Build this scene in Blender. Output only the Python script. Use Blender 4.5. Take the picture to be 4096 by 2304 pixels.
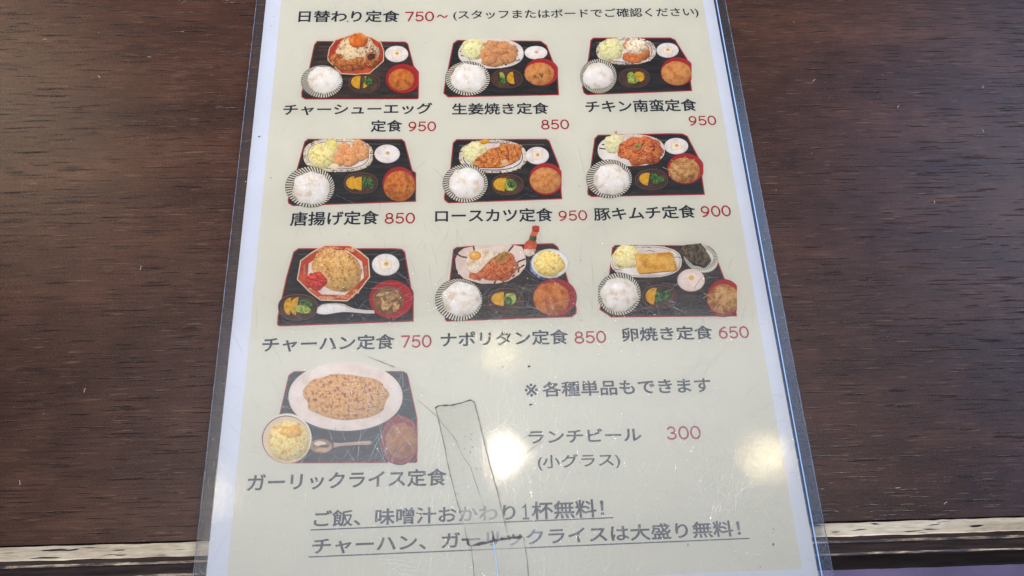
import bpy, math, random
from mathutils import Vector, Matrix, Euler, noise

random.seed(11)
SC = bpy.context.scene
COL = SC.collection
for o in list(bpy.data.objects):
    bpy.data.objects.remove(o, do_unlink=True)

# ------------------------------------------------------------------ camera, world, lamps, exposure
# The menu's paper is A4: 210 mm of width fixes the camera 282 mm above it. Paper plane is z = 0.
CAM_H = 0.2821
FPX, CX, CY = 3085.64, 2048.0, 1152.0          # focal length and centre in photograph pixels
ROT = Euler((0.39566787, -0.03076628, -0.04130237), 'XYZ').to_matrix()
cam = bpy.data.cameras.new('camera')
cam.sensor_width = 36.0
cam.lens = 36.0 * FPX / 4096.0
cam.clip_start, cam.clip_end = 0.01, 60.0
cam_o = bpy.data.objects.new('camera', cam)
cam_o.matrix_world = Matrix.Translation((0, 0, CAM_H)) @ ROT.to_4x4()
COL.objects.link(cam_o)
SC.camera = cam_o

def plane(sx, sy, z=0.0):
    """photograph pixel -> point on the horizontal plane at height z (metres)"""
    d = ROT @ Vector(((sx - CX) / FPX, -(sy - CY) / FPX, -1.0))
    k = (CAM_H - z) / -d.z
    return Vector((d.x * k, d.y * k))

W = bpy.data.worlds.new('World')
SC.world = W
W.use_nodes = True
bg = W.node_tree.nodes['Background']
bg.inputs[0].default_value = (0.62, 0.69, 0.84, 1)
bg.inputs[1].default_value = 0.15

def ceiling_lamp(sx, sy, h, watts, r, col, ang=None):
    """a small ceiling bulb standing where its mirror image shows in the film at photo pixel sx, sy"""
    p = plane(sx, sy)
    d = Vector((p.x, p.y, CAM_H))
    pos = Vector((p.x, p.y, 0)) + d * (h / CAM_H)
    l = bpy.data.lights.new('ceiling_bulb', 'POINT')
    l.energy = watts
    l.shadow_soft_size = r
    l.color = col
    o = bpy.data.objects.new('ceiling_bulb', l)
    o.location = pos
    COL.objects.link(o)
    return o

WARM = (1.0, 0.83, 0.52)
ceiling_lamp(2012, 1826, 1.7, 2.0, 0.012, (1.0, 0.92, 0.70))
ceiling_lamp(3062, 1822, 1.7, 1.1, 0.015, (1.0, 0.82, 0.42))
ceiling_lamp(2000, 1412, 1.7, 0.45, 0.013, (1.0, 0.84, 0.36))
ceiling_lamp(838, 1985, 1.7, 0.6, 0.024, (1.0, 0.80, 0.42))
ceiling_lamp(-20, 430, 1.7, 19.0, 0.036, (1.0, 0.80, 0.54))
ceiling_lamp(4330, 800, 1.7, 4.0, 0.040, (1.0, 0.86, 0.68))

def area(name, loc, target, size, watts, col):
    l = bpy.data.lights.new(name, 'AREA')
    l.shape = 'RECTANGLE'
    l.size, l.size_y = size
    l.energy = watts
    l.color = col
    o = bpy.data.objects.new(name, l)
    o.location = loc
    o.rotation_euler = (Vector(target) - Vector(loc)).to_track_quat('-Z', 'Y').to_euler()
    COL.objects.link(o)

area('ceiling_panel', (0.05, 0.36, 1.9), (0.05, 0.36, 0), (1.9, 0.85), 7.6, (0.90, 0.96, 1.06))
sp_ = bpy.data.lights.new('added_far_spot', 'SPOT')            # added fill spot, unseen behind the camera, brightens the far half of the table
sp_.energy, sp_.shadow_soft_size, sp_.spot_size, sp_.spot_blend = 126.0, 0.12, math.radians(30), 1.0
sp_.color = (0.97, 0.98, 1.0)
spo = bpy.data.objects.new('added_far_spot', sp_)
spo.location = (-0.30, -0.55, 1.6)
spo.rotation_euler = (Vector((0.0, 0.42, 0)) - spo.location).to_track_quat('-Z', 'Y').to_euler()
COL.objects.link(spo)
area('window_light', (1.45, 0.60, 1.25), (0.1, 0.15, 0), (1.6, 0.7), 8.5, (0.36, 0.58, 1.0))
area('added_floor_fill', (0.6, -2.6, 0.5), (0.3, -0.2, -0.7), (1.2, 1.0), 120.0, (0.86, 0.88, 1.0))  # added area light, no real doorway; brightens the floor past the table edge

SC.view_settings.view_transform = 'Standard'
SC.view_settings.look = 'None'
SC.view_settings.exposure = 0.0
SC.view_settings.gamma = 1.0
SC.view_settings.use_curve_mapping = False
SC.cycles.transparent_max_bounces = 24
SC.cycles.max_bounces = 10
SC.cycles.sample_clamp_indirect = 6.0

# ------------------------------------------------------------------ helpers
def lin(c):
    c = c / 255.0
    return c / 12.92 if c <= 0.04045 else ((c + 0.055) / 1.055) ** 2.4

def rgb(r, g, b):
    return (lin(r), lin(g), lin(b), 1.0)

def mix(a, b, t):
    return tuple(a[i] * (1 - t) + b[i] * t for i in range(3)) + (1.0,)

def tag(o, label=None, cat=None, kind=None, group=None):
    if label: o['label'] = label
    if cat: o['category'] = cat
    if kind: o['kind'] = kind
    if group: o['group'] = group
    return o

def empty(name, loc=(0, 0, 0), parent=None):
    o = bpy.data.objects.new(name, None)
    o.location = loc
    o.empty_display_size = 0.02
    COL.objects.link(o)
    if parent: o.parent = parent
    return o

class Mesh:
    def __init__(s):
        s.v, s.f, s.c, s.m = [], [], [], []
    def face(s, pts, col=(1, 1, 1, 1), mi=0):
        n = len(s.v)
        s.v += [tuple(p) for p in pts]
        s.f.append(tuple(range(n, n + len(pts))))
        s.c.append(col); s.m.append(mi)
    def build(s, name, mats, parent=None, smooth=False):
        me = bpy.data.meshes.new(name)
        me.from_pydata(s.v, [], s.f)
        if not isinstance(mats, (list, tuple)): mats = [mats]
        for m in mats: me.materials.append(m)
        at = me.color_attributes.new('ink', 'FLOAT_COLOR', 'CORNER')
        k = 0
        for i, p in enumerate(me.polygons):
            p.material_index = s.m[i]
            p.use_smooth = smooth
            for _ in range(p.loop_total):
                at.data[k].color = s.c[i]; k += 1
        me.update()
        o = bpy.data.objects.new(name, me)
        COL.objects.link(o)
        if parent: o.parent = parent
        return o

def new_mat(name):
    m = bpy.data.materials.new(name)
    m.use_nodes = True
    nt = m.node_tree
    nt.nodes.clear()
    out = nt.nodes.new('ShaderNodeOutputMaterial')
    return m, nt, out

def N(nt, typ, **kw):
    n = nt.nodes.new(typ)
    for k, v in kw.items():
        if k.startswith('i_'):
            n.inputs[int(k[2:]) if k[2:].isdigit() else k[2:].replace('_', ' ')].default_value = v
        else:
            setattr(n, k, v)
    return n

def ramp(nt, src, stops, interp='LINEAR'):
    r = nt.nodes.new('ShaderNodeValToRGB')
    r.color_ramp.interpolation = interp
    e = r.color_ramp.elements
    while len(e) < len(stops): e.new(0.5)
    for k, (p, c) in zip(e, stops):
        k.position = p
        k.color = c if len(c) == 4 else (*c, 1)
    nt.links.new(src, r.inputs[0])
    return r.outputs[0]

def coords(nt, scale=(1, 1, 1)):
    tc = nt.nodes.new('ShaderNodeTexCoord')
    mp = nt.nodes.new('ShaderNodeMapping')
    mp.inputs['Scale'].default_value = scale
    nt.links.new(tc.outputs['Object'], mp.inputs[0])
    return mp.outputs[0]

def noise_tex(nt, scale_v, detail=3.0, rough=0.55, dist=0.0):
    n = nt.nodes.new('ShaderNodeTexNoise')
    n.inputs['Scale'].default_value = 1.0
    n.inputs['Detail'].default_value = detail
    n.inputs['Roughness'].default_value = rough
    n.inputs['Distortion'].default_value = dist
    nt.links.new(coords(nt, scale_v), n.inputs['Vector'])
    return n.outputs[0]

def mixcol(nt, fac, a, b, mode='MIX'):
    m = nt.nodes.new('ShaderNodeMix')
    m.data_type = 'RGBA'; m.blend_type = mode
    for s, v in ((m.inputs[0], fac), (m.inputs[6], a), (m.inputs[7], b)):
        if hasattr(v, 'links') or hasattr(v, 'is_output'): nt.links.new(v, s)
        else: s.default_value = v
    return m.outputs[2]

# ------------------------------------------------------------------ materials
def print_material(name, var=0.07, base=None):
    """printing ink on paper: the colour printed there, a little uneven"""
    m, nt, out = new_mat(name)
    b = N(nt, 'ShaderNodeBsdfPrincipled')
    b.inputs['Roughness'].default_value = 0.7
    b.inputs['Specular IOR Level'].default_value = 0.15
    if base is None:
        a = N(nt, 'ShaderNodeVertexColor', layer_name='ink'); c = a.outputs[0]
    else:
        r = N(nt, 'ShaderNodeRGB'); r.outputs[0].default_value = base; c = r.outputs[0]
    f = ramp(nt, noise_tex(nt, (2600, 2600, 2600), 2.0), [(0.3, (1 - var,) * 3), (0.7, (1 + var,) * 3)])
    g = ramp(nt, noise_tex(nt, (45, 45, 45), 3.0), [(0.3, (1 - var * .35,) * 3), (0.7, (1.0,) * 3)])
    c = mixcol(nt, 1.0, c, f, 'MULTIPLY')
    c = mixcol(nt, 1.0, c, g, 'MULTIPLY')
    nt.links.new(c, b.inputs['Base Color'])
    nt.links.new(b.outputs[0], out.inputs[0])
    return m

M_PRINT = print_material('printed_ink', 0.09)
M_BLACK = print_material('black_ink', 0.12, rgb(33, 35, 46))
M_RED = print_material('red_ink', 0.08, rgb(168, 24, 38))
M_PAPER = print_material('white_paper', 0.02, rgb(222, 225, 238))
M_CREAM = print_material('cream_print', 0.045, rgb(221, 217, 203))
M_DIRT = print_material('dirt', 0.3, rgb(70, 66, 68))

def film_material(name, f_sharp, r_sharp, f_haze, r_haze, bump=0.05, bscale=1500, tint=(1, 1, 1), milk=0.0, milk_col=(0.6, 0.65, 0.8)):
    """clear plastic film: see-through, mirror-like, with a broad veil from fine wear"""
    m, nt, out = new_mat(name)
    tr = N(nt, 'ShaderNodeBsdfTransparent'); tr.inputs[0].default_value = (*tint, 1)
    bp = N(nt, 'ShaderNodeBump'); bp.inputs['Strength'].default_value = bump; bp.inputs['Distance'].default_value = 0.0004
    nt.links.new(noise_tex(nt, (bscale, bscale, bscale), 3.0, 0.6), bp.inputs['Height'])
    bw = N(nt, 'ShaderNodeBump'); bw.inputs['Strength'].default_value = 0.10; bw.inputs['Distance'].default_value = 0.0012
    nt.links.new(noise_tex(nt, (34, 14, 20), 1.0), bw.inputs['Height'])
    nt.links.new(bw.outputs[0], bp.inputs['Normal'])
    g1 = N(nt, 'ShaderNodeBsdfGlossy'); g1.inputs['Roughness'].default_value = r_sharp
    nt.links.new(bp.outputs[0], g1.inputs['Normal'])
    g2 = N(nt, 'ShaderNodeBsdfGlossy'); g2.inputs['Roughness'].default_value = r_haze
    wear = ramp(nt, noise_tex(nt, (30, 30, 30), 4.0, 0.6), [(0.3, (f_haze * .6,) * 3), (0.7, (f_haze * 1.3,) * 3)])
    m1 = N(nt, 'ShaderNodeMixShader')
    nt.links.new(wear, m1.inputs[0]); nt.links.new(tr.outputs[0], m1.inputs[1]); nt.links.new(g2.outputs[0], m1.inputs[2])
    lw = N(nt, 'ShaderNodeFresnel'); lw.inputs['IOR'].default_value = 1.0 + 2 * math.sqrt(f_sharp) / (1 - math.sqrt(f_sharp))
    m2 = N(nt, 'ShaderNodeMixShader')
    nt.links.new(lw.outputs[0], m2.inputs[0]); nt.links.new(m1.outputs[0], m2.inputs[1]); nt.links.new(g1.outputs[0], m2.inputs[2])
    last = m2
    if milk > 0:
        d = N(nt, 'ShaderNodeBsdfDiffuse'); d.inputs[0].default_value = (*milk_col, 1)
        m3 = N(nt, 'ShaderNodeMixShader'); m3.inputs[0].default_value = milk
        nt.links.new(m2.outputs[0], m3.inputs[1]); nt.links.new(d.outputs[0], m3.inputs[2]); last = m3
    nt.links.new(last.outputs[0], out.inputs[0])
    return m

M_FILM = film_material('laminate_film', 0.075, 0.050, 0.080, 0.29, 0.055, 1000)
M_RIM = film_material('laminate_rim', 0.085, 0.13, 0.03, 0.42, 0.12, 1500, milk=0.02)
M_TAPE = film_material('sticky_tape', 0.06, 0.15, 0.14, 0.30, 0.8, 700, tint=(0.93, 0.925, 0.90), milk=0.09, milk_col=(0.64, 0.59, 0.46))

m, nt, out = new_mat('scratch')
tr = N(nt, 'ShaderNodeBsdfTransparent'); gl = N(nt, 'ShaderNodeBsdfGlossy'); gl.inputs['Roughness'].default_value = 0.10
mx = N(nt, 'ShaderNodeMixShader'); mx.inputs[0].default_value = 0.42
nt.links.new(tr.outputs[0], mx.inputs[1]); nt.links.new(gl.outputs[0], mx.inputs[2]); nt.links.new(mx.outputs[0], out.inputs[0])
M_SCRATCH = m

def wood_material(name, dark=True):
    m, nt, out = new_mat(name)
    b = N(nt, 'ShaderNodeBsdfPrincipled')
    if dark:
        big = ramp(nt, noise_tex(nt, (5, 26, 5), 4.0, 0.6, 0.4), [(0.30, (0.036, 0.0170, 0.0134)), (0.52, (0.062, 0.0276, 0.0192)), (0.72, (0.098, 0.0435, 0.027))])
        patch = ramp(nt, noise_tex(nt, (70, 110, 70), 4.0, 0.62, 0.5), [(0.30, (0.78,) * 3), (0.70, (1.22,) * 3)])
        fine = ramp(nt, noise_tex(nt, (38, 1300, 38), 4.0, 0.65, 0.3), [(0.3, (0.66,) * 3), (0.7, (1.32,) * 3)])
        c = mixcol(nt, 1.0, big, patch, 'MULTIPLY')
        c = mixcol(nt, 1.0, c, fine, 'MULTIPLY')
        light = ramp(nt, noise_tex(nt, (85, 1250, 85), 2.0, 0.5, 0.2), [(0.635, (0,) * 3), (0.71, (0.62,) * 3)])
        c = mixcol(nt, light, c, (0.17, 0.105, 0.065, 1))
        pn = noise_tex(nt, (52, 1150, 52), 2.0, 0.55, 0.3)
        pore = ramp(nt, pn, [(0.315, (1,) * 3), (0.395, (0,) * 3)])
        c = mixcol(nt, pore, c, (0.020, 0.012, 0.011, 1))
        rough, spec = 0.22, 0.40
    else:
        big = ramp(nt, noise_tex(nt, (22, 170, 22), 5.0, 0.65, 0.5), [(0.28, (0.32, 0.23, 0.16)), (0.5, (0.58, 0.48, 0.34)), (0.72, (0.74, 0.67, 0.53))])
        fine = ramp(nt, noise_tex(nt, (160, 1300, 160), 3.0, 0.7), [(0.3, (0.72,) * 3), (0.7, (1.12,) * 3)])
        c = mixcol(nt, 1.0, big, fine, 'MULTIPLY')
        pn = noise_tex(nt, (75, 820, 75), 1.5, 0.5, 0.5)
        pore = ramp(nt, pn, [(0.325, (1,) * 3), (0.365, (0,) * 3)])
        c = mixcol(nt, pore, c, (0.022, 0.014, 0.018, 1))
        rough, spec = 0.6, 0.3
    nt.links.new(c, b.inputs['Base Color'])
    b.inputs['Specular IOR Level'].default_value = spec
    rr = ramp(nt, noise_tex(nt, (1800, 2600, 1800), 2.0), [(0.3, (rough - .10,) * 3), (0.7, (rough + .12,) * 3)])
    nt.links.new(rr, b.inputs['Roughness'])
    bp = N(nt, 'ShaderNodeBump'); bp.inputs['Strength'].default_value = 0.55; bp.inputs['Distance'].default_value = 0.0004
    bp.invert = True
    nt.links.new(pore, bp.inputs['Height'])
    b2 = N(nt, 'ShaderNodeBump'); b2.inputs['Strength'].default_value = 0.30; b2.inputs['Distance'].default_value = 0.00028
    nt.links.new(noise_tex(nt, (1100, 1900, 1100), 3.0, 0.65), b2.inputs['Height'])
    nt.links.new(bp.outputs[0], b2.inputs['Normal'])
    nt.links.new(b2.outputs[0], b.inputs['Normal'])
    nt.links.new(b.outputs[0], out.inputs[0])
    return m

M_WOOD = wood_material('dark_wood', True)
M_PALE = wood_material('worn_pale_wood', False)

def simple(name, col, rough=0.6, var=0.2, scale=(60, 600, 60), spec=0.3):
    m, nt, out = new_mat(name)
    b = N(nt, 'ShaderNodeBsdfPrincipled')
    f = ramp(nt, noise_tex(nt, scale, 4.0, 0.6), [(0.3, tuple(x * (1 - var) for x in col[:3])), (0.7, tuple(x * (1 + var) for x in col[:3]))])
    nt.links.new(f, b.inputs['Base Color'])
    b.inputs['Roughness'].default_value = rough
    b.inputs['Specular IOR Level'].default_value = spec
    nt.links.new(b.outputs[0], out.inputs[0])
    return m

m, nt, out = new_mat('worn_dark_ledge')          # dark stain rubbed through to pale wood in streaks
b = N(nt, 'ShaderNodeBsdfPrincipled')
f = ramp(nt, noise_tex(nt, (70, 420, 70), 5.0, 0.7, 0.6), [(0.46, (0.022, 0.016, 0.016)), (0.55, (0.17, 0.12, 0.08)), (0.68, (0.50, 0.42, 0.30))])
nt.links.new(f, b.inputs['Base Color']); b.inputs['Roughness'].default_value = 0.6
nt.links.new(b.outputs[0], out.inputs[0])
M_RIDGE = m
M_LEDGE = simple('dark_stained_wood', (0.034, 0.023, 0.021), 0.7, 0.6, (60, 900, 60), 0.1)
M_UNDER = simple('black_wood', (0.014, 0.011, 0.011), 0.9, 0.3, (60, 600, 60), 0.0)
M_FLOOR = simple('mauve_floor', (0.205, 0.160, 0.265), 0.6, 0.25, (9, 14, 9))
M_DUST = simple('lint', (0.52, 0.50, 0.48), 0.9, 0.1)
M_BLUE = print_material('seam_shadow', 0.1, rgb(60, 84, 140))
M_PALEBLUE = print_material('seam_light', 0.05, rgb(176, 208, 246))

# ------------------------------------------------------------------ setting: floor and table
TABLE_Z = -0.0009
fl = Mesh(); fl.face([(-3, -3, -0.72), (3, -3, -0.72), (3, 3, -0.72), (-3, 3, -0.72)])
tag(fl.build('floor', M_FLOOR), 'mauve floor seen past the table edge', 'floor', 'structure')

eA, eB = plane(0, 2183.5, TABLE_Z), plane(4096, 2062.5, TABLE_Z)
edir = (eB - eA).normalized()
emid = (eA + eB) / 2
table = empty('wooden_table', (emid.x, emid.y, TABLE_Z))
table.rotation_euler = (0, 0, math.atan2(edir.y, edir.x))
tag(table, 'dark brown wood grain table with a worn pale stepped edge, under the laminated menu', 'table')
HW = 0.75
def slab(y0, y1, z0, z1, mi=0, mb=None):
    mb = mb or Mesh()
    c = [(-HW, y0), (HW, y0), (HW, y1), (-HW, y1)]
    mb.face([(x, y, z1) for x, y in c], mi=mi)
    mb.face([(x, y, z0) for x, y in reversed(c)], mi=mi)
    for i in range(4):
        a, b2 = c[i], c[(i + 1) % 4]
        mb.face([(a[0], a[1], z0), (b2[0], b2[1], z0), (b2[0], b2[1], z1), (a[0], a[1], z1)], mi=mi)
    return mb
slab(0.0, 0.75, -0.024, 0.0).build('tabletop', M_WOOD, table)

def profile(name, pts, mats, mis, nseg=260, jit=0.0, seed=0):
    """profile (y, z) drawn along the table edge, its arrises a little ragged with wear"""
    mb = Mesh()
    rows = []
    for i in range(nseg + 1):
        x = -HW + 2 * HW * i / nseg
        row = []
        for k, (y, z) in enumerate(pts):
            j = jit * noise.noise(Vector((x * 90, k * 7.3 + seed, 0))) + jit * .6 * noise.noise(Vector((x * 310, k * 3.1 + seed, 4)))
            row.append((x, y + (j if 0 < k < len(pts) - 1 else 0), z))
        rows.append(row)
    for a, b2 in zip(rows, rows[1:]):
        for k in range(len(pts) - 1):
            mb.face([a[k], a[k + 1], b2[k + 1], b2[k]], mi=mis[k])
    return mb.build(name, mats, table)
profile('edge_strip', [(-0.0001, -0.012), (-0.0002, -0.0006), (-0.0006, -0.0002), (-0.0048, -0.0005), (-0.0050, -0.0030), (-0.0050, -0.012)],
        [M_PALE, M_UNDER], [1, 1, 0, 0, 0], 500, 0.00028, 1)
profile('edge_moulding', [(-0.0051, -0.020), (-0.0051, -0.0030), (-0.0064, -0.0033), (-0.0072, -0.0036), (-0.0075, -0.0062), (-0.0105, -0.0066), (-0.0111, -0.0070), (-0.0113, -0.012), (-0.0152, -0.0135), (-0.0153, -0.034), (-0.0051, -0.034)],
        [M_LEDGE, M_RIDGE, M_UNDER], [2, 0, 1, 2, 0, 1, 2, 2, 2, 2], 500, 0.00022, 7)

# ------------------------------------------------------------------ the laminated menu
menu = empty('laminated_menu', (0, 0.15, 0))
tag(menu, 'laminated Japanese set meal menu sheet with food pictures, lying on the dark table', 'menu')
ML = Vector((0, 0.15, 0))
def local(x, y, z):
    return (x - ML.x, y - ML.y, z - ML.z)

ZM = {1: (1000, 0, 1000 / 2576), 2: (1900, 0, 1060 / 2576), 3: (1000, 500, 900 / 2576), 4: (1700, 500, 1320 / 2576),
      5: (1000, 900, 800 / 2229), 6: (1700, 880, 1340 / 2576), 7: (900, 1400, 900 / 2174), 8: (1700, 1400, 1500 / 2576),
      9: (700, 1900, 2700 / 2576), 10: (1600, 1350, 800 / 1932), 11: (1600, 1850, 800 / 2553), 12: (3000, 1900, 1096 / 2576), 0: (0, 0, 1)}
def P(zm, x, y, z=0.0):
    ox, oy, s = ZM[zm]
    q = plane(ox + x * s, oy + y * s, z)
    return q

U = 1e-6
X_PL, X_PR = plane(1064.1, 0).x, plane(2854.7, 0).x            # paper edges: 210 mm apart
X_CL, X_CR = P(1, 322, 0).x, P(12, 490, 880).x                  # cream print
Y_CB = P(12, 490, 882).y
Y_PB = Y_CB - (X_PR - X_CR)
Y_PT = Y_PB + 0.297
X_FL, X_FR = plane(1029, 0).x, (plane(2898, 0).x + plane(3336, 2304).x) / 2
def rounded(x0, y0, x1, y1, r, n=8):
    pts = []
    for cx_, cy_, a0 in ((x1 - r, y1 - r, 0), (x0 + r, y1 - r, 90), (x0 + r, y0 + r, 180), (x1 - r, y0 + r, 270)):
        for i in range(n + 1):
            a = math.radians(a0 + 90 * i / n)
            pts.append((cx_ + r * math.cos(a), cy_ + r * math.sin(a)))
    return pts
def sheet(x0, y0, x1, y1, z0, z1, mat, name, parent):
    mb = Mesh()
    c = [(x0, y0), (x1, y0), (x1, y1), (x0, y1)]
    mb.face([local(x, y, z1) for x, y in c])
    mb.face([local(x, y, z0) for x, y in reversed(c)])
    for i in range(4):
        a, b2 = c[i], c[(i + 1) % 4]
        mb.face([local(*a, z0), local(*b2, z0), local(*b2, z1), local(*a, z1)])
    return mb.build(name, mat, parent)
sheet(X_PL, Y_PB, X_PR, Y_PT, -260 * U, -40 * U, M_PAPER, 'paper', menu)
cream = sheet(X_CL, Y_CB, X_CR, Y_PT - (X_PR - X_CR), -20 * U, 0.0, M_CREAM, 'printed_panel', menu)
cream['label'] = 'cream printed panel inside the white paper margin'

FILM_Z = 900 * U
rimw = 0.0
fm = Mesh()                                    # upper film over the paper
def box_pts(x0, y0, x1, y1, z): return [local(x0, y0, z), local(x1, y0, z), local(x1, y1, z), local(x0, y1, z)]
fm.face(box_pts(X_PL, Y_PB, X_PR, Y_PT, FILM_Z))
fm.build('laminate_film', M_FILM, menu)
rim = Mesh()                                   # sealed clear border round the paper, with its cut edge
out_pts = rounded(X_FL, Y_PB - (X_PL - X_FL), X_FR, Y_PT + (X_PL - X_FL), 0.006)
zt, zb = 200 * U, -500 * U
def ring(pts, zt, zb):
    cxm, cym = (X_PL + X_PR) / 2, (Y_PB + Y_PT) / 2
    inn = [(min(max(x, X_PL), X_PR), min(max(y, Y_PB), Y_PT)) for x, y in pts]
    n = len(pts)
    for i in range(n):
        j = (i + 1) % n
        a, b2, c, d = pts[i], pts[j], inn[j], inn[i]
        za, zc = [zt if p_[0] > X_PL else FILM_Z - 120 * U for p_ in (a, b2)]
        q = [local(*a, za), local(*b2, zc), local(*c, FILM_Z)] + ([local(*d, FILM_Z)] if (Vector(c) - Vector(d)).length > 1e-7 else [])
        rim.face(q)
        rim.face([local(*a, zb), local(*b2, zb), local(*b2, zc), local(*a, za)])
ring(out_pts, zt, zb)
rim.build('clear_border', M_RIM, menu)

def ribbon(mb, pts, w, z, col=(1, 1, 1, 1), mi=0, wv=0.0):
    """flat line of width w (metres) along points (Vectors, 2-D)"""
    L, Rr = [], []
    n = len(pts)
    for i, p in enumerate(pts):
        d = (pts[min(i + 1, n - 1)] - pts[max(i - 1, 0)])
        if d.length < 1e-9: d = Vector((1, 0))
        d.normalize()
        nn = Vector((-d.y, d.x))
        ww = w * .5 * (1 + wv * random.uniform(-1, 1))
        L.append(p + nn * ww); Rr.append(p - nn * ww)
    for i in range(n - 1):
        mb.face([local(L[i].x, L[i].y, z), local(Rr[i].x, Rr[i].y, z), local(Rr[i + 1].x, Rr[i + 1].y, z), local(L[i + 1].x, L[i + 1].y, z)], col, mi)

def dense(pts, step=0.0012, jit=0.0):
    o = []
    for a, b2 in zip(pts, pts[1:]):
        n = max(1, int((b2 - a).length / step))
        for i in range(n):
            q = a.lerp(b2, i / n)
            o.append(q + Vector((random.uniform(-jit, jit), random.uniform(-jit, jit))))
    o.append(pts[-1])
    return o

# blue edge reflection of the pouch along the paper, painted as flat strips
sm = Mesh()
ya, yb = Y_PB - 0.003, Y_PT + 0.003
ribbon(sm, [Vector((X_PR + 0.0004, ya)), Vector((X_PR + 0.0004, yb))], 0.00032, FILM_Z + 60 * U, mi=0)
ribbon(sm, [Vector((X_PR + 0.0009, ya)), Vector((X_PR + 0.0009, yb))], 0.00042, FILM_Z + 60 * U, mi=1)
sm.build('seam_reflection', [M_BLUE, M_PALEBLUE], menu)
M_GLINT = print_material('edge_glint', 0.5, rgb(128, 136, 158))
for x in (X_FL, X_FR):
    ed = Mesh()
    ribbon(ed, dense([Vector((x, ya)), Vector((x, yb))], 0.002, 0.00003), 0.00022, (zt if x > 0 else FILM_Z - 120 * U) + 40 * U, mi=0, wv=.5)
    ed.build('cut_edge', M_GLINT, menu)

# ------------------------------------------------------------------ lettering
def text(name, s, zm, bl, br, top, mat, off=0.021):
    """bl, br: bottom-left and bottom-right of the printed words in zoom pixels, top: y of the top-left"""
    c = bpy.data.curves.new('lettering', 'FONT')
    c.body = s
    c.bevel_depth = off
    c.bevel_resolution = 1
    c.resolution_u = 3
    t = bpy.data.objects.new('lettering', c)
    COL.objects.link(t)
    dg = bpy.context.evaluated_depsgraph_get()
    me = bpy.data.meshes.new_from_object(t.evaluated_get(dg))
    bpy.data.objects.remove(t, do_unlink=True)
    bpy.data.curves.remove(c)
    xs = [v.co.x for v in me.vertices]; ys = [v.co.y for v in me.vertices]
    x0, x1, y0, y1 = min(xs), max(xs), min(ys), max(ys)
    zbr = br[2] if len(br) > 2 else zm
    A, B, T = P(zm, *bl), P(zbr, br[0], br[1]), P(zm, bl[0], top)
    ex = (B - A) / (x1 - x0)
    ey = Vector((-(B - A).y, (B - A).x)).normalized() * ((T - A).length / (y1 - y0))
    for v in me.vertices:
        q = A + ex * (v.co.x - x0) + ey * (v.co.y - y0)
        v.co = local(q.x, q.y, 14 * U + v.co.z * 0.0004)
    me.materials.clear(); me.materials.append(mat)
    me.name = name
    o = bpy.data.objects.new(name, me)
    COL.objects.link(o)
    o.parent = menu
    return o

def arc(cx, cy, rx, ry, a0, a1, n=18):
    return [(cx + rx * math.cos(math.radians(a0 + (a1 - a0) * i / n)), cy + ry * math.sin(math.radians(a0 + (a1 - a0) * i / n))) for i in range(n + 1)]
def bez(p0, p1, p2, p3, n=12):
    o = []
    for i in range(n + 1):
        t = i / n; u = 1 - t
        o.append(tuple(u ** 3 * a + 3 * u * u * t * b2 + 3 * u * t * t * c + t ** 3 * d for a, b2, c, d in zip(p0, p1, p2, p3)))
    return o
NINE = [arc(.42, .66, .33, .28, 0, 360, 26), bez((.75, .66), (.75, .34), (.50, .09), (.17, .065))]
STROKES = {'0': [arc(.43, .5, .37, .44, 0, 360, 30)],
           '1': [[(.16, .76), (.44, .93), (.44, .07)], [(.16, .07), (.72, .07)]],
           '3': [arc(.40, .715, .29, .225, 155, -85), arc(.39, .29, .35, .23, 88, -155)],
           '5': [[(.74, .935), (.2, .935), (.135, .50)] , arc(.41, .335, .355, .275, 142, -148)],
           '6': [[(.86 - x, 1 - y) for x, y in st] for st in NINE],
           '7': [[(.07, .935), (.79, .935)], [(.79, .935), (.33, .065)]],
           '8': [arc(.43, .735, .28, .205, 0, 360, 26), arc(.43, .29, .355, .23, 0, 360, 28)],
           '9': NINE}
def digits(name, s, zm, bl, br, top, mat, w=.14):
    """rounded figures drawn as strokes with round ends"""
    A, B, T = P(zm, *bl), P(zm, *br), P(zm, bl[0], top)
    total = len(s) * .86 + (len(s) - 1) * .13
    ex, h = (B - A) / total, (T - A).length
    ey = Vector((-(B - A).y, (B - A).x)).normalized() * h
    mb = Mesh()
    k = 0
    for i, ch in enumerate(s):
        for st in STROKES[ch]:
            k += 1
            z = (14 + k * 1.5) * U
            pts = [A + ex * (x + i * .99) + ey * y for x, y in st]
            ribbon(mb, pts, w * h, z)
            for e in (pts[0], pts[-1]):
                mb.face([local(e.x + w * h * .5 * math.cos(a * .6283), e.y + w * h * .5 * math.sin(a * .6283), z + .7 * U) for a in range(10)])
            if len(st) == 3:
                e = pts[1]
                mb.face([local(e.x + w * h * .5 * math.cos(a * .6283), e.y + w * h * .5 * math.sin(a * .6283), z + .7 * U) for a in range(10)])
    return mb.build(name, mat, menu)

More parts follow.
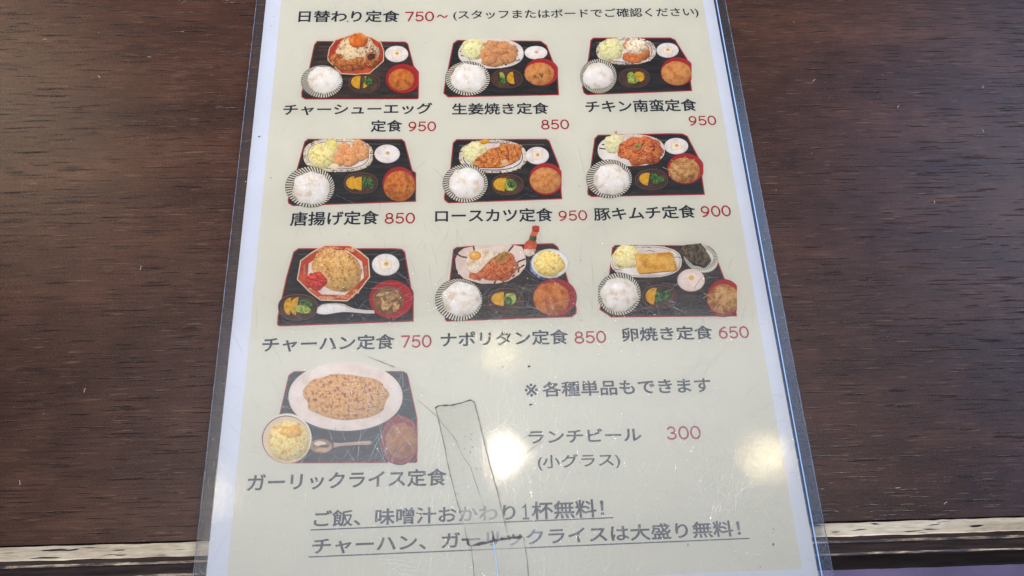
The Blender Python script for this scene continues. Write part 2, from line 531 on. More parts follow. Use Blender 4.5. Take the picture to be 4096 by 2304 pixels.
K, RD = M_BLACK, M_RED
text('heading_text', '日替わり定食', 1, (495, 230), (1540, 230), 108, K)
digits('price', '750', 1, (1598, 223), (1895, 219), 122, RD)
text('price', '～', 1, (1925, 188), (2040, 184), 152, RD)
text('heading_text', '(スタッフまたはボードでご確認ください)', 1, (2095, 214), (2180, 170, 2), 106, K, .014)
text('dish_name', 'チャーシューエッグ', 1, (337, 1191), (1880, 1176), 1072, K)
text('dish_name', '定食', 1, (1240, 1362), (1570, 1358), 1238, K)
digits('price', '950', 1, (1630, 1355), (1915, 1352), 1254, RD)
text('dish_name', '生姜焼き定食', 1, (2080, 1186), (720, 1110, 2), 1064, K)
digits('price', '850', 2, (645, 1260), (916, 1256), 1165, RD)
text('dish_name', 'チキン南蛮定食', 2, (1080, 1098), (2165, 1080), 976, K)
digits('price', '950', 2, (2085, 1222), (2350, 1216), 1130, RD)
text('dish_name', '唐揚げ定食', 3, (455, 1160), (1475, 1140), 996, K)
digits('price', '850', 3, (1540, 1132), (1886, 1128), 1008, RD)
text('dish_name', 'ロースカツ定食', 4, (78, 765), (1002, 755), 655, K)
digits('price', '950', 4, (1045, 750), (1268, 745), 670, RD)
text('dish_name', '豚キムチ定食', 4, (1322, 750), (2120, 726), 645, K)
digits('price', '900', 4, (2160, 720), (2393, 712), 635, RD)
text('dish_name', 'チャーハン定食', 5, (130, 1422), (1610, 1384), 1250, K)
digits('price', '750', 5, (1680, 1372), (2020, 1364), 1232, RD)
text('dish_name', 'ナポリタン定食', 6, (120, 980), (1106, 956), 862, K)
digits('price', '850', 6, (1152, 952), (1395, 945), 858, RD)
text('dish_name', '卵焼き定食', 6, (1518, 938), (2220, 918), 828, K)
digits('price', '650', 6, (2262, 914), (2496, 908), 822, RD)
text('notice_text', '※', 8, (688, 322), (778, 318), 232, K, .004)
text('notice_text', '各種単品もできます', 8, (808, 325), (1970, 292), 218, K)
text('dish_name', 'ランチビール', 8, (715, 645), (1492, 626), 550, K)
digits('price', '300', 8, (1665, 618), (1898, 612), 526, RD)
text('dish_name', '(小グラス)', 8, (775, 830), (1345, 812), 722, K, .014)
text('dish_name', 'ガーリックライス定食', 7, (205, 1372), (600, 296, 11), 1200, K)
text('notice_text', 'ご飯、味噌汁おかわり', 9, (528, 201), (1480, 742, 11), 136, K)
digits('notice_text', '1', 11, (1558, 733), (1660, 729), 525, K, .12)
text('notice_text', '杯無料！', 11, (1685, 735), (1640, 160, 9), 500, K)
text('notice_text', 'チャーハン、ガーリックライスは大盛り無料！', 9, (522, 305), (2162, 234), 240, K)
for a, b2 in (((517, 210), (1672, 163)), ((510, 313), (2193, 242))):
    mb = Mesh(); ribbon(mb, [P(9, *a), P(9, *b2)], 0.00042, 14 * U)
    mb.build('underline', M_BLACK, menu)

# ------------------------------------------------------------------ printed meal pictures
class Ink(Mesh):
    """flat printed shapes in zoom coordinates, each new layer a few microns above the last"""
    Z = 20 * U
    def __init__(s, zm, clamp=None):
        super().__init__(); s.zm = zm; s.cl = clamp; s.z = Ink.Z
    def up(s, d=5):
        s.z += d * U
        Ink.Z = max(Ink.Z, s.z)
    def pt(s, x, y):
        if s.cl: x = min(max(x, s.cl[0]), s.cl[1])
        q = P(s.zm, x, y)
        return local(q.x, q.y, s.z)
    def poly(s, pts, col):
        s.up(); s.face([s.pt(*p) for p in reversed(pts)], col)
    def ell(s, cx, cy, rx, ry, col, rot=0, n=40, p=2.0, wob=0.0):
        s.poly(ellp(cx, cy, rx, ry, rot, n, p, wob), col)
    def line(s, pts, w, col, closed=False):
        s.up()
        if closed: pts = pts + [pts[0]]
        n = len(pts)
        for i in range(n - 1):
            a, b2 = Vector(pts[i]), Vector(pts[i + 1])
            d = b2 - a
            if d.length < 1e-6: continue
            d.normalize(); q = Vector((-d.y, d.x)) * w / 2
            s.face([s.pt(*(a + q)), s.pt(*(b2 + q)), s.pt(*(b2 - q)), s.pt(*(a - q))], col)
    def mosaic(s, pts, pal, cell=7.0, jag=0.5, freq=0.03, an=(1, 1), sparse=1.0, spread=0.55, form=0.0):
        """fill a polygon with small uneven dabs of the palette, light and dark in clumps"""
        s.up()
        xs = [p[0] for p in pts]; ys = [p[1] for p in pts]
        x0, y0 = min(xs), min(ys)
        nx, ny = int((max(xs) - x0) / cell) + 2, int((max(ys) - y0) / cell) + 2
        sd = random.uniform(0, 500)
        mcx, mcy = (min(xs) + max(xs)) / 2, (min(ys) + max(ys)) / 2
        mrx, mry = max((max(xs) - min(xs)) / 2, 1), max((max(ys) - min(ys)) / 2, 1)
        gx = [[(x0 + (i - .5 + random.uniform(-jag, jag)) * cell, y0 + (j - .5 + random.uniform(-jag, jag)) * cell) for i in range(nx + 1)] for j in range(ny + 1)]
        for j in range(ny):
            for i in range(nx):
                q = [gx[j][i], gx[j][i + 1], gx[j + 1][i + 1], gx[j + 1][i]]
                mx_, my_ = sum(p[0] for p in q) / 4, sum(p[1] for p in q) / 4
                if not inside(mx_, my_, pts): continue
                if random.random() > sparse: continue
                t = .5 + .75 * noise.fractal(Vector((mx_ * freq * an[0], my_ * freq * an[1], sd)), 1.0, 2.0, 3) + random.uniform(-spread, spread) * .5
                k = min(max(t, 0), .999) * (len(pal) - 1)
                c = mix(pal[int(k)], pal[int(k) + 1], k - int(k))
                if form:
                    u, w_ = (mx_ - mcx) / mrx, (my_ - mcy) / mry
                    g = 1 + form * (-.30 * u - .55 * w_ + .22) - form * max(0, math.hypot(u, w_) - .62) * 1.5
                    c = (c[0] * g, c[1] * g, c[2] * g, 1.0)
                s.face([s.pt(*p) for p in reversed(q)], c)
    def strands(s, cx, cy, rx, ry, n, pal, ln=40, w=3.2, curl=1.2, rot=None):
        for _ in range(n):
            a, r = random.uniform(0, 6.283), math.sqrt(random.random())
            x, y = cx + rx * r * math.cos(a), cy + ry * r * math.sin(a)
            th = random.uniform(0, 6.283) if rot is None else rot + random.gauss(0, .5)
            pts = []
            L = ln * random.uniform(.5, 1.2)
            cv = random.uniform(-curl, curl)
            for k in range(5):
                pts.append((x, y)); th += cv / 4
                x += math.cos(th) * L / 4; y += math.sin(th) * L / 4 * .8
            s.z -= 4.4 * U
            s.line(pts, w * random.uniform(.7, 1.2), random.choice(pal))

def ellp(cx, cy, rx, ry, rot=0, n=40, p=2.0, wob=0.0, a0=0, a1=360):
    o = []
    cr, sr = math.cos(math.radians(rot)), math.sin(math.radians(rot))
    sd = random.uniform(0, 99)
    for i in range(n if a1 - a0 >= 360 else n + 1):
        a = math.radians(a0 + (a1 - a0) * i / n)
        c, s_ = math.cos(a), math.sin(a)
        k = 1 + wob * noise.noise(Vector((c * 2.2, s_ * 2.2, sd)))
        x = math.copysign(abs(c) ** (2 / p), c) * rx * k
        y = math.copysign(abs(s_) ** (2 / p), s_) * ry * k
        o.append((cx + x * cr - y * sr, cy + x * sr + y * cr))
    return o

def inside(x, y, pts):
    r = False
    j = len(pts) - 1
    for i in range(len(pts)):
        xi, yi = pts[i]; xj, yj = pts[j]
        if (yi > y) != (yj > y) and x < (xj - xi) * (y - yi) / (yj - yi) + xi: r = not r
        j = i
    return r

def inset(pts, d):
    """move every side of a polygon inwards by d"""
    n = len(pts)
    ar = sum(pts[i][0] * pts[(i + 1) % n][1] - pts[(i + 1) % n][0] * pts[i][1] for i in range(n))
    sg = 1 if ar > 0 else -1
    o = []
    for i in range(n):
        p0, p1, p2 = Vector(pts[i - 1]), Vector(pts[i]), Vector(pts[(i + 1) % n])
        n1 = (p1 - p0).normalized(); n2 = (p2 - p1).normalized()
        a = Vector((-n1.y, n1.x)) * sg; b2 = Vector((-n2.y, n2.x)) * sg
        m_ = (a + b2)
        m_ = m_ / max(m_.length_squared / 2, .35)
        o.append(tuple(p1 + m_ * d))
    return o

def scl(pts, k):
    cx_, cy_ = sum(p[0] for p in pts) / len(pts), sum(p[1] for p in pts) / len(pts)
    return [(cx_ + (x - cx_) * k, cy_ + (y - cy_) * k) for x, y in pts]

C = rgb
TR_RED, TR_BLK = C(172, 44, 46), C(40, 36, 38)
BLK_PAL = [C(26, 24, 28), C(34, 31, 34), C(42, 37, 38), C(58, 48, 45)]
BLK_PAL_B = [C(38, 30, 28), C(52, 41, 37), C(64, 50, 43), C(80, 62, 52)]
RICE = [C(216, 196, 178), C(230, 220, 210), C(236, 230, 224), C(230, 224, 220), C(246, 243, 240)]
CABB = [C(186, 170, 104), C(222, 212, 152), C(236, 230, 184), C(242, 238, 206), C(216, 212, 150)]
SALAD = [C(206, 160, 60), C(234, 200, 92), C(244, 226, 150), C(240, 232, 190), C(222, 196, 100)]
FRY = [C(140, 80, 44), C(194, 126, 76), C(216, 158, 104), C(228, 180, 128), C(204, 140, 86)]
TAN = [C(126, 74, 40), C(190, 136, 84), C(214, 168, 114), C(224, 184, 132), C(200, 148, 90)]
KATSU = [C(150, 72, 26), C(192, 102, 38), C(214, 132, 56), C(224, 150, 76), C(232, 176, 112)]
KIM = [C(130, 48, 20), C(188, 84, 36), C(212, 116, 58), C(222, 146, 88), C(196, 96, 40)]
MISO = [C(160, 84, 24), C(194, 110, 38), C(206, 126, 50), C(212, 142, 68)]
MISO_L = [C(182, 114, 54), C(204, 138, 74), C(212, 150, 86), C(216, 160, 100)]
MISO_C = [C(140, 86, 36), C(180, 122, 60), C(204, 156, 94), C(216, 178, 124)]
YEL, GRN = [C(196, 140, 22), C(222, 168, 36), C(232, 184, 52)], [C(22, 52, 26), C(46, 86, 40), C(82, 122, 52), C(120, 150, 76)]
LGRN = [C(90, 120, 40), C(140, 160, 60), C(186, 190, 90), C(206, 206, 120)]

def tray(zm, pts, label, brown=False, rim_=11):
    t = Ink(zm)
    Ink.Z = t.z = 20 * U
    t.poly(pts, TR_RED)
    t.line([(x + random.uniform(-1.5, 1.5), y + random.uniform(-1.5, 1.5)) for x, y in inset(pts, rim_ * .35)], 2.0, C(202, 84, 78), True)
    inn = inset(pts, rim_)
    t.poly(inn, C(30, 27, 29))
    t.mosaic(inset(pts, rim_ + 3), BLK_PAL_B if brown else BLK_PAL, 9, .5, .012, (.35, 2.4), spread=.5)
    lip = inset(pts, rim_ + 24)
    ys = sorted(p[1] for p in lip)
    top_ = [p for p in lip if p[1] < ys[0] + 45]
    top_.sort()
    if len(top_) > 1:
        t.line([(top_[0][0] + 20, top_[0][1] + 6), (top_[-1][0] - 14, top_[-1][1] + 8)], 6, C(104, 92, 86))
        t.line([(top_[0][0] + 20, top_[0][1] + 14), (top_[-1][0] - 14, top_[-1][1] + 16)], 4, C(66, 56, 54))
    o = t.build('meal_picture', M_PRINT, menu)
    o['label'] = label
    return o

def part(name, ink, par, label=None):
    o = ink.build(name, M_PRINT, par)
    if label: o['label'] = label
    Ink.Z = max(Ink.Z, ink.z) + 6 * U
    return o

def rice_bowl(par, zm, cx, cy, rx, ry, ix, iy, irx, iry, cl=None, k=1.0):
    t = Ink(zm, cl); t.up()
    t.ell(cx, cy, rx, ry, C(52, 44, 42), n=60)
    t.up()
    n = 48
    for i in range(n):
        a0, a1 = 6.2832 * i / n, 6.2832 * (i + .52) / n
        tw = .10
        q = [(cx + rx * .985 * math.cos(a0), cy + ry * .985 * math.sin(a0)), (cx + rx * .985 * math.cos(a1), cy + ry * .985 * math.sin(a1)),
             (ix + irx * .97 * math.cos(a1 + tw), iy + iry * .97 * math.sin(a1 + tw)), (ix + irx * .97 * math.cos(a0 + tw), iy + iry * .97 * math.sin(a0 + tw))]
        t.face([t.pt(*p) for p in reversed(q)], C(226, 218, 200))
    t.ell(ix, iy, irx * 1.03, iry * 1.03, C(150, 134, 116), wob=.05)
    e = ellp(ix, iy, irx, iry, wob=.12)
    t.poly(scl(e, .96), C(226, 216, 208))
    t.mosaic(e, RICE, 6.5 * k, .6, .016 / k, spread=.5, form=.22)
    part('rice_bowl', t, par)

def soup_bowl(par, zm, cx, cy, rx, ry, ix, iy, irx, iry, pal, cl=None, bits=None, k=1.0, red=(176, 32, 36)):
    t = Ink(zm, cl); t.up()
    t.ell(cx, cy, rx, ry, C(84, 24, 24), n=56)
    t.ell(cx + rx * .01, cy - ry * .01, rx * .97, ry * .97, C(*red), n=56)
    t.line(ellp(cx + rx * .03, cy, rx * .88, ry * .88, n=30, a0=-80, a1=70), 4 * k, C(196, 72, 62))
    e = ellp(ix, iy, irx, iry, wob=.03)
    t.poly(e, pal[1])
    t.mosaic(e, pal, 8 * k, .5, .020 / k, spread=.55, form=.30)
    if bits == 'green':
        for _ in range(6):
            a = random.uniform(-.6, 2.6); r = random.uniform(.1, .75)
            t.mosaic(ellp(ix + irx * r * math.cos(a), iy + iry * r * math.sin(a), random.uniform(12, 34) * k, random.uniform(5, 12) * k, random.uniform(0, 180), wob=.7), [C(70, 66, 30), C(96, 92, 40), C(130, 110, 52)], 6 * k, .6, .05, sparse=.8)
    if bits == 'strands':
        t.strands(ix - irx * .1, iy - iry * .1, irx * .6, iry * .6, 20, [C(222, 190, 140), C(206, 168, 112), C(188, 146, 90)], irx * .8, 5 * k, .8)
    if bits == 'mushroom':
        for (x, y, a, b2, r, c) in ((-.25, -.45, .55, .14, -10, (196, 150, 90)), (.15, -.3, .42, .36, 20, (176, 138, 92)), (-.1, .35, .45, .34, -30, (206, 166, 110)),
                                    (.5, .45, .2, .4, 15, (214, 172, 110)), (-.35, .05, .34, .1, 60, (214, 182, 130)), (.6, -.4, .16, .4, -20, (190, 140, 100))):
            e = ellp(ix + x * irx, iy + y * iry, irx * a, iry * b2, r, wob=.25)
            t.poly(e, C(120, 76, 40)); t.mosaic(scl(e, .9), [C(150, 104, 58), C(*c), C(222, 192, 144)], 9, .5, .02)
    part('soup_bowl', t, par)

def tofu_dish(par, zm, cx, cy, rx, ry, k=1.0, sq=True):
    t = Ink(zm); t.up()
    t.ell(cx, cy, rx, ry, C(196, 184, 180))
    e = ellp(cx, cy - ry * .02, rx * .97, ry * .95)
    t.poly(e, C(238, 230, 226)); t.mosaic(scl(e, .95), [C(226, 214, 208), C(240, 232, 228), C(248, 242, 240)], 10 * k, .5, .015, spread=.3)
    if sq:
        q = [(cx - rx * .45, cy - ry * .45), (cx + rx * .38, cy - ry * .42), (cx + rx * .48, cy + ry * .36), (cx - rx * .38, cy + ry * .48)]
        t.poly(q, C(228, 208, 186))
        t.poly(scl(q, .86), C(244, 232, 214))
    t.ell(cx + rx * .04, cy - ry * .08, rx * .17, ry * .2, C(222, 186, 116), wob=.2)
    t.ell(cx + rx * .04, cy - ry * .1, rx * .09, ry * .11, C(208, 160, 74), wob=.2)
    part('tofu_dish', t, par)

def pickle_dish(par, zm, cx, cy, rx, ry, items, k=1.0):
    t = Ink(zm); t.up()
    t.ell(cx, cy, rx, ry, C(118, 76, 58), p=2.3)
    t.ell(cx, cy + ry * .01, rx * .955, ry * .93, C(58, 38, 32), p=2.3)
    e = ellp(cx, cy + ry * .03, rx * .9, ry * .86, p=2.3)
    t.poly(e, C(80, 54, 44))
    t.mosaic(e, [C(66, 44, 36), C(86, 58, 46), C(104, 72, 56)], 10 * k, .5, .012, spread=.3)
    for (kind, x, y, a, b2, r) in items:
        e = ellp(x, y, a, b2, r, n=26, wob=.12)
        if kind == 'half': e = ellp(x, y, a, b2, r, n=20, a0=90, a1=270)
        pal = {'y': YEL, 'half': YEL, 'g': GRN, 'l': LGRN}[kind]
        t.poly([(px + 4 * k, py + 5 * k) for px, py in e], C(44, 30, 24))
        t.poly(e, pal[1]); t.mosaic(scl(e, .94), pal, 7 * k, .5, .03 if kind in 'yhalf' else .05, spread=.3 if kind in ('y', 'half') else .8)
    part('pickle_dish', t, par)

def plate(zm, cx, cy, rx, ry, style='speckle', p=2.4, rot=0):
    t = Ink(zm); t.up()
    e = ellp(cx, cy, rx, ry, rot, n=64, p=p)
    t.poly([(x, y + ry * .04) for x, y in e], C(70, 52, 44))
    t.poly(e, C(236, 222, 206) if style != 'pink' else C(236, 222, 214))
    if style == 'speckle':
        t.mosaic(e, [C(110, 74, 44), C(204, 176, 140), C(236, 222, 204), C(240, 230, 216)], 10, .5, .03, spread=.9)
        t.poly(ellp(cx, cy, rx * .915, ry * .885, rot, n=64, p=p), C(236, 226, 218))
        t.line(ellp(cx, cy, rx * .875, ry * .83, rot, n=64, p=p), 7, C(46, 52, 84), True)
        t.mosaic(ellp(cx, cy, rx * .84, ry * .78, rot, n=50, p=p), [C(214, 202, 196), C(232, 224, 220), C(244, 240, 238)], 12, .5, .01, spread=.25)
    else:
        t.mosaic(scl(e, .97), [C(226, 208, 198), C(238, 224, 216), C(244, 232, 226)] if style == 'pink' else [C(216, 204, 198), C(234, 224, 218), C(244, 238, 234)], 12, .5, .008, spread=.22)
    return t

def heap(t, cx, cy, rx, ry, pal, cell=7, wob=.25, freq=.03, shade=None, rot=0, spread=.7, under=True):
    e = ellp(cx, cy, rx, ry, rot, wob=wob, n=44)
    if under: t.mosaic([(x + 3, y + 5) for x, y in e], [shade or mix(pal[0], pal[1], .5), pal[1]], cell, .5, .03)
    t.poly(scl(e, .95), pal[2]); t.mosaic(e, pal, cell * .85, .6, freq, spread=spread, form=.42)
def cabbage(t, cx, cy, rx, ry, k=1.0, pal=CABB):
    heap(t, cx, cy, rx * .94, ry * .94, pal, 6 * k, .2, .03 / k, C(196, 182, 110), spread=.8, under=False)
    t.strands(cx, cy, rx * .85, ry * .85, 46, [C(238, 234, 192), C(226, 220, 160), C(246, 243, 214), C(212, 204, 132)], 48 * k, 3.0 * k, 1.6)
def chunk(t, cx, cy, rx, ry, pal, rot=0, wob=.35, cell=7):
    e = ellp(cx, cy, rx, ry, rot, wob=wob, n=30)
    t.poly([(x + 2, y + 4) for x, y in e], mix(pal[0], pal[1], .45))
    t.poly(scl(e, .96), pal[2]); t.mosaic(e, pal[1:], cell * .85, .6, .03, spread=.6, form=.5)

# --- roast pork and egg
par = tray(1, [(690, 422), (1600, 428), (1630, 450), (1690, 680), (1740, 740), (1740, 1015), (1722, 1024), (570, 1026), (530, 1002), (528, 950), (600, 740), (660, 460)],
           'printed picture of the pork and egg meal in a red octagonal bowl, first in the top row', True)
t = Ink(1); t.up()
octo = [(880, 408), (1060, 352), (1255, 380), (1352, 440), (1383, 520), (1380, 632), (1232, 762), (1090, 772), (940, 764), (800, 622), (798, 580), (815, 496)]
t.poly(octo, C(228, 204, 170)); t.poly(inset(octo, 10), C(196, 72, 38))
t.mosaic(inset(octo, 12), [C(168, 52, 28), C(196, 70, 38), C(210, 96, 54)], 11, .5, .01, spread=.4)
heap(t, 1105, 520, 215, 140, [C(150, 110, 80), C(208, 176, 132), C(232, 214, 176), C(240, 228, 200), C(216, 186, 140)], 7, .15, .03)
t.strands(1040, 510, 150, 90, 40, [C(238, 226, 186), C(226, 206, 150), C(244, 236, 210)], 42, 4, 1.5)
heap(t, 1250, 510, 70, 50, [C(84, 44, 26), C(160, 110, 74), C(226, 204, 170), C(236, 220, 194)], 7, .3, .05, under=False)
for (x, y, a, b2, r) in ((900, 620, 75, 62, 20), (960, 668, 60, 66, -20), (1045, 670, 58, 62, 10), (1130, 655, 62, 66, -15), (1250, 625, 78, 76, 0)):
    chunk(t, x, y, a, b2, [C(84, 36, 16), C(120, 58, 26), C(164, 88, 40), C(190, 116, 58), C(206, 148, 92)], r, .3)
t.mosaic(ellp(1250, 588, 42, 34, wob=.3), [C(58, 28, 20), C(84, 40, 24), C(110, 54, 30)], 7)
heap(t, 1115, 420, 100, 78, [C(176, 84, 26), C(206, 112, 38), C(222, 134, 54), C(230, 152, 70)], 8, .15, .02, spread=.4, under=False)
t.ell(1120, 420, 56, 46, C(220, 118, 40)); t.mosaic(ellp(1120, 420, 54, 44), [C(206, 104, 30), C(222, 120, 42), C(232, 140, 60)], 8)
part('octagonal_bowl', t, par)
tofu_dish(par, 1, 1511, 560, 121, 85, sq=True)
soup_bowl(par, 1, 1575, 815, 182, 155, 1560, 825, 130, 110, MISO, (0, 1740))
pickle_dish(par, 1, 1180, 860, 162, 93, [('half', 1135, 853, 92, 66, 5), ('half', 1175, 850, 50, 62, 190), ('g', 1222, 842, 50, 44, 30)])
rice_bowl(par, 1, 743, 845, 216, 169, 765, 830, 168, 138)

# --- ginger pork
par = tray(2, [(-170, 388), (640, 396), (700, 440), (765, 610), (802, 660), (818, 926), (-262, 948), (-310, 908), (-300, 840), (-215, 420)],
           'printed picture of the ginger pork meal on a white plate, middle of the top row')
t = plate(2, 155, 520, 318, 145, 'white', 2.3)
for a in ((-150, 500), (-140, 540)): t.line([a, (a[0] + 40, a[1] + 8)], 9, C(60, 44, 40))
for a in ((395, 596, 440, 580), (290, 634, 312, 630)): t.line([a[:2], a[2:]], 10, C(70, 46, 40))
cabbage(t, -15, 478, 130, 112, .9)
for (x, y, a, b2, r) in ((180, 450, 95, 55, 10), (310, 470, 105, 60, 20), (120, 540, 90, 70, 30), (230, 560, 110, 72, -10), (330, 550, 90, 66, -30), (180, 610, 110, 44, 0), (240, 500, 90, 30, 0), (140, 580, 70, 44, 0)):
    chunk(t, x, y, a, b2, [C(124, 66, 36), C(176, 114, 66), C(204, 148, 98), C(214, 166, 120), C(190, 128, 80)], r, .3)
part('plate', t, par)
tofu_dish(par, 2, 592, 516, 112, 66, sq=False)
soup_bowl(par, 2, 645, 707, 170, 137, 625, 722, 142, 108, MISO_L, (-400, 806), 'green')
pickle_dish(par, 2, 310, 770, 152, 92, [('l', 264, 745, 22, 42, -20), ('g', 270, 790, 36, 30, 30), ('half', 375, 762, 66, 60, -8)])
rice_bowl(par, 2, -71, 769, 219, 168, -62, 765, 172, 140)

# --- chicken with tartar sauce
par = tray(2, [(1150, 366), (1900, 364), (1948, 385), (2062, 570), (2075, 620), (2112, 886), (1090, 926), (1055, 905), (1040, 850), (1100, 560), (1122, 390)],
           'printed picture of the chicken with white sauce meal, last in the top row')
t = plate(2, 1468, 496, 289, 130, 'speckle')
cabbage(t, 1322, 482, 128, 112, .9)
for (x, y, a, b2, r) in ((1500, 440, 60, 50, 0), (1650, 500, 50, 60, 0), (1490, 555, 62, 42, 0), (1600, 535, 80, 48, 10), (1545, 585, 70, 26, 0)):
    chunk(t, x, y, a, b2, [C(130, 56, 22), C(176, 88, 40), C(206, 120, 60), C(218, 150, 92)], r, .3)
heap(t, 1560, 455, 105, 72, [C(190, 150, 104), C(222, 200, 168), C(240, 230, 210), C(246, 240, 226)], 7, .35, .04)
part('plate', t, par)
tofu_dish(par, 2, 1870, 492, 109, 73)
soup_bowl(par, 2, 1965, 700, 166, 142, 1955, 715, 145, 115, MISO_L, (0, 2104))
pickle_dish(par, 2, 1547, 760, 151, 93, [('y', 1595, 750, 52, 48, 30), ('l', 1515, 740, 36, 34, 0), ('l', 1535, 785, 54, 32, 0)])
rice_bowl(par, 2, 1200, 746, 178, 169, 1195, 745, 148, 128, (1022, 3000))

# --- fried chicken
par = tray(3, [(660, 158), (1740, 160), (1775, 190), (1862, 520), (1902, 545), (1902, 880), (490, 930), (437, 900), (430, 860), (530, 520), (622, 190)],
           'printed picture of the fried chicken meal, first in the second row', False, 13)
t = plate(3, 1010, 346, 398, 190, 'speckle', 2.6)
t.ell(930, 232, 74, 70, C(206, 186, 80)); t.mosaic(ellp(930, 232, 66, 62), [C(222, 206, 110), C(234, 222, 140), C(240, 232, 170)], 10)
cabbage(t, 820, 360, 165, 155, 1.15, [C(196, 160, 70), C(222, 204, 128), C(238, 228, 170), C(242, 236, 196), C(226, 208, 134)])
for (x, y, a, b2, r) in ((1240, 230, 62, 70, 0), (1080, 270, 80, 74, 0), (1290, 290, 80, 56, 10), (1170, 320, 90, 70, 0), (1040, 350, 70, 66, 0), (1270, 365, 88, 44, -15), (1130, 400, 110, 62, 0), (1020, 420, 60, 50, 0), (1130, 450, 56, 30, 0)):
    chunk(t, x, y, a, b2, FRY, r, .35, 8)
t.ell(968, 480, 52, 38, C(232, 214, 170)); t.ell(964, 474, 40, 27, C(242, 230, 198))
part('plate', t, par)
tofu_dish(par, 3, 1571, 335, 146, 107, sq=False)
soup_bowl(par, 3, 1706, 682, 194, 202, 1712, 704, 178, 172, MISO, (0, 1902), 'green')
pickle_dish(par, 3, 1270, 670, 196, 121, [('half', 1195, 668, 94, 74, 0), ('half', 1280, 675, 112, 78, 0), ('g', 1312, 665, 30, 70, 5), ('g', 1378, 668, 32, 68, -22)])
rice_bowl(par, 3, 690, 716, 283, 234, 706, 730, 216, 186, None, 1.15)

# --- pork cutlet
par = tray(4, [(245, 110), (950, 108), (972, 122), (1050, 320), (1072, 580), (180, 612), (150, 588), (146, 560), (195, 350), (216, 140)],
           'printed picture of the pork cutlet meal, middle of the second row', False, 9)
t = plate(4, 530, 246, 263, 128, 'speckle')
cabbage(t, 395, 222, 100, 98, .75)
chunk(t, 465, 130, 38, 18, [C(180, 110, 20), C(206, 134, 36), C(224, 160, 60), C(230, 176, 84)], -10)
kp = [(372, 305), (400, 262), (470, 215), (500, 188), (575, 172), (585, 148), (640, 152), (690, 150), (752, 158), (754, 205), (740, 262), (680, 300), (600, 328), (500, 332), (420, 330)]
t.poly([(x + 2, y + 7) for x, y in kp], C(104, 46, 20)); t.poly(kp, KATSU[2]); t.mosaic(kp, KATSU, 5.5, .5, .035, spread=.8)
t.line([(560, 190), (585, 260), (580, 318)], 4, C(120, 54, 24)); t.line([(640, 160), (655, 240), (640, 310)], 4, C(130, 62, 28)); t.line([(700, 160), (712, 230), (700, 285)], 4, C(130, 62, 28))
t.mosaic([(588, 280), (640, 270), (655, 312), (600, 325)], [C(206, 160, 110), C(226, 190, 150), C(234, 206, 170)], 6)
part('plate', t, par)
tofu_dish(par, 4, 876, 241, 92, 69, .7)
soup_bowl(par, 4, 945, 425, 137, 128, 940, 434, 120, 100, MISO_L, (0, 1066), None, .7)
pickle_dish(par, 4, 644, 467, 124, 81, [('half', 600, 465, 66, 50, 0), ('half', 628, 470, 64, 52, 10), ('l', 665, 472, 48, 46, 0), ('g', 672, 462, 32, 28, 0)], .7)
rice_bowl(par, 4, 315, 459, 177, 150, 325, 460, 138, 122, None, .75)

# --- pork kimchi
par = tray(4, [(1350, 76), (1910, 64), (2010, 66), (2050, 85), (2145, 268), (2186, 546), (1300, 563), (1268, 545), (1266, 520), (1290, 330), (1322, 105)],
           'printed picture of the pork kimchi meal, last in the second row', False, 9)
t = plate(4, 1610, 197, 262, 124, 'white', 2.3)
for a in ((1360, 182, 1422, 190), (1380, 154, 1440, 150), (1790, 250, 1855, 236), (1700, 300, 1740, 296)): t.line([a[:2], a[2:]], 9, C(58, 44, 42))
cabbage(t, 1480, 148, 84, 84, .75, [C(190, 176, 130), C(220, 212, 160), C(236, 230, 194), C(240, 236, 210), C(224, 216, 170)])
t.mosaic(ellp(1492, 60, 14, 18, wob=.4), [C(150, 110, 120), C(196, 160, 150), C(214, 190, 170)], 5, sparse=.6)
heap(t, 1680, 205, 172, 112, KIM, 6.5, .25, .035)
t.strands(1670, 205, 120, 80, 60, [C(222, 150, 84), C(206, 110, 52), C(168, 74, 32), C(228, 172, 112)], 60, 6, 1.6)
for (x, y) in ((1600, 140), (1650, 180), (1745, 140), (1640, 250), (1580, 235)): chunk(t, x, y, 36, 26, KIM, random.uniform(0, 90), .4, 5)
t.mosaic(ellp(1662, 165, 28, 16, wob=.4), [C(80, 110, 40), C(130, 150, 60), C(160, 170, 90)], 5)
part('plate', t, par)
tofu_dish(par, 4, 1960, 168, 94, 65, .7)
soup_bowl(par, 4, 2031, 345, 147, 123, 2022, 358, 122, 98, MISO_C, (0, 2172), 'strands', .7)
pickle_dish(par, 4, 1767, 430, 128, 81, [('half', 1745, 428, 74, 50, 10), ('g', 1785, 412, 34, 30, 0), ('g', 1835, 430, 34, 26, 0), ('g', 1800, 445, 28, 22, 0)], .7)
rice_bowl(par, 4, 1437, 425, 179, 151, 1452, 430, 140, 120, None, .75)

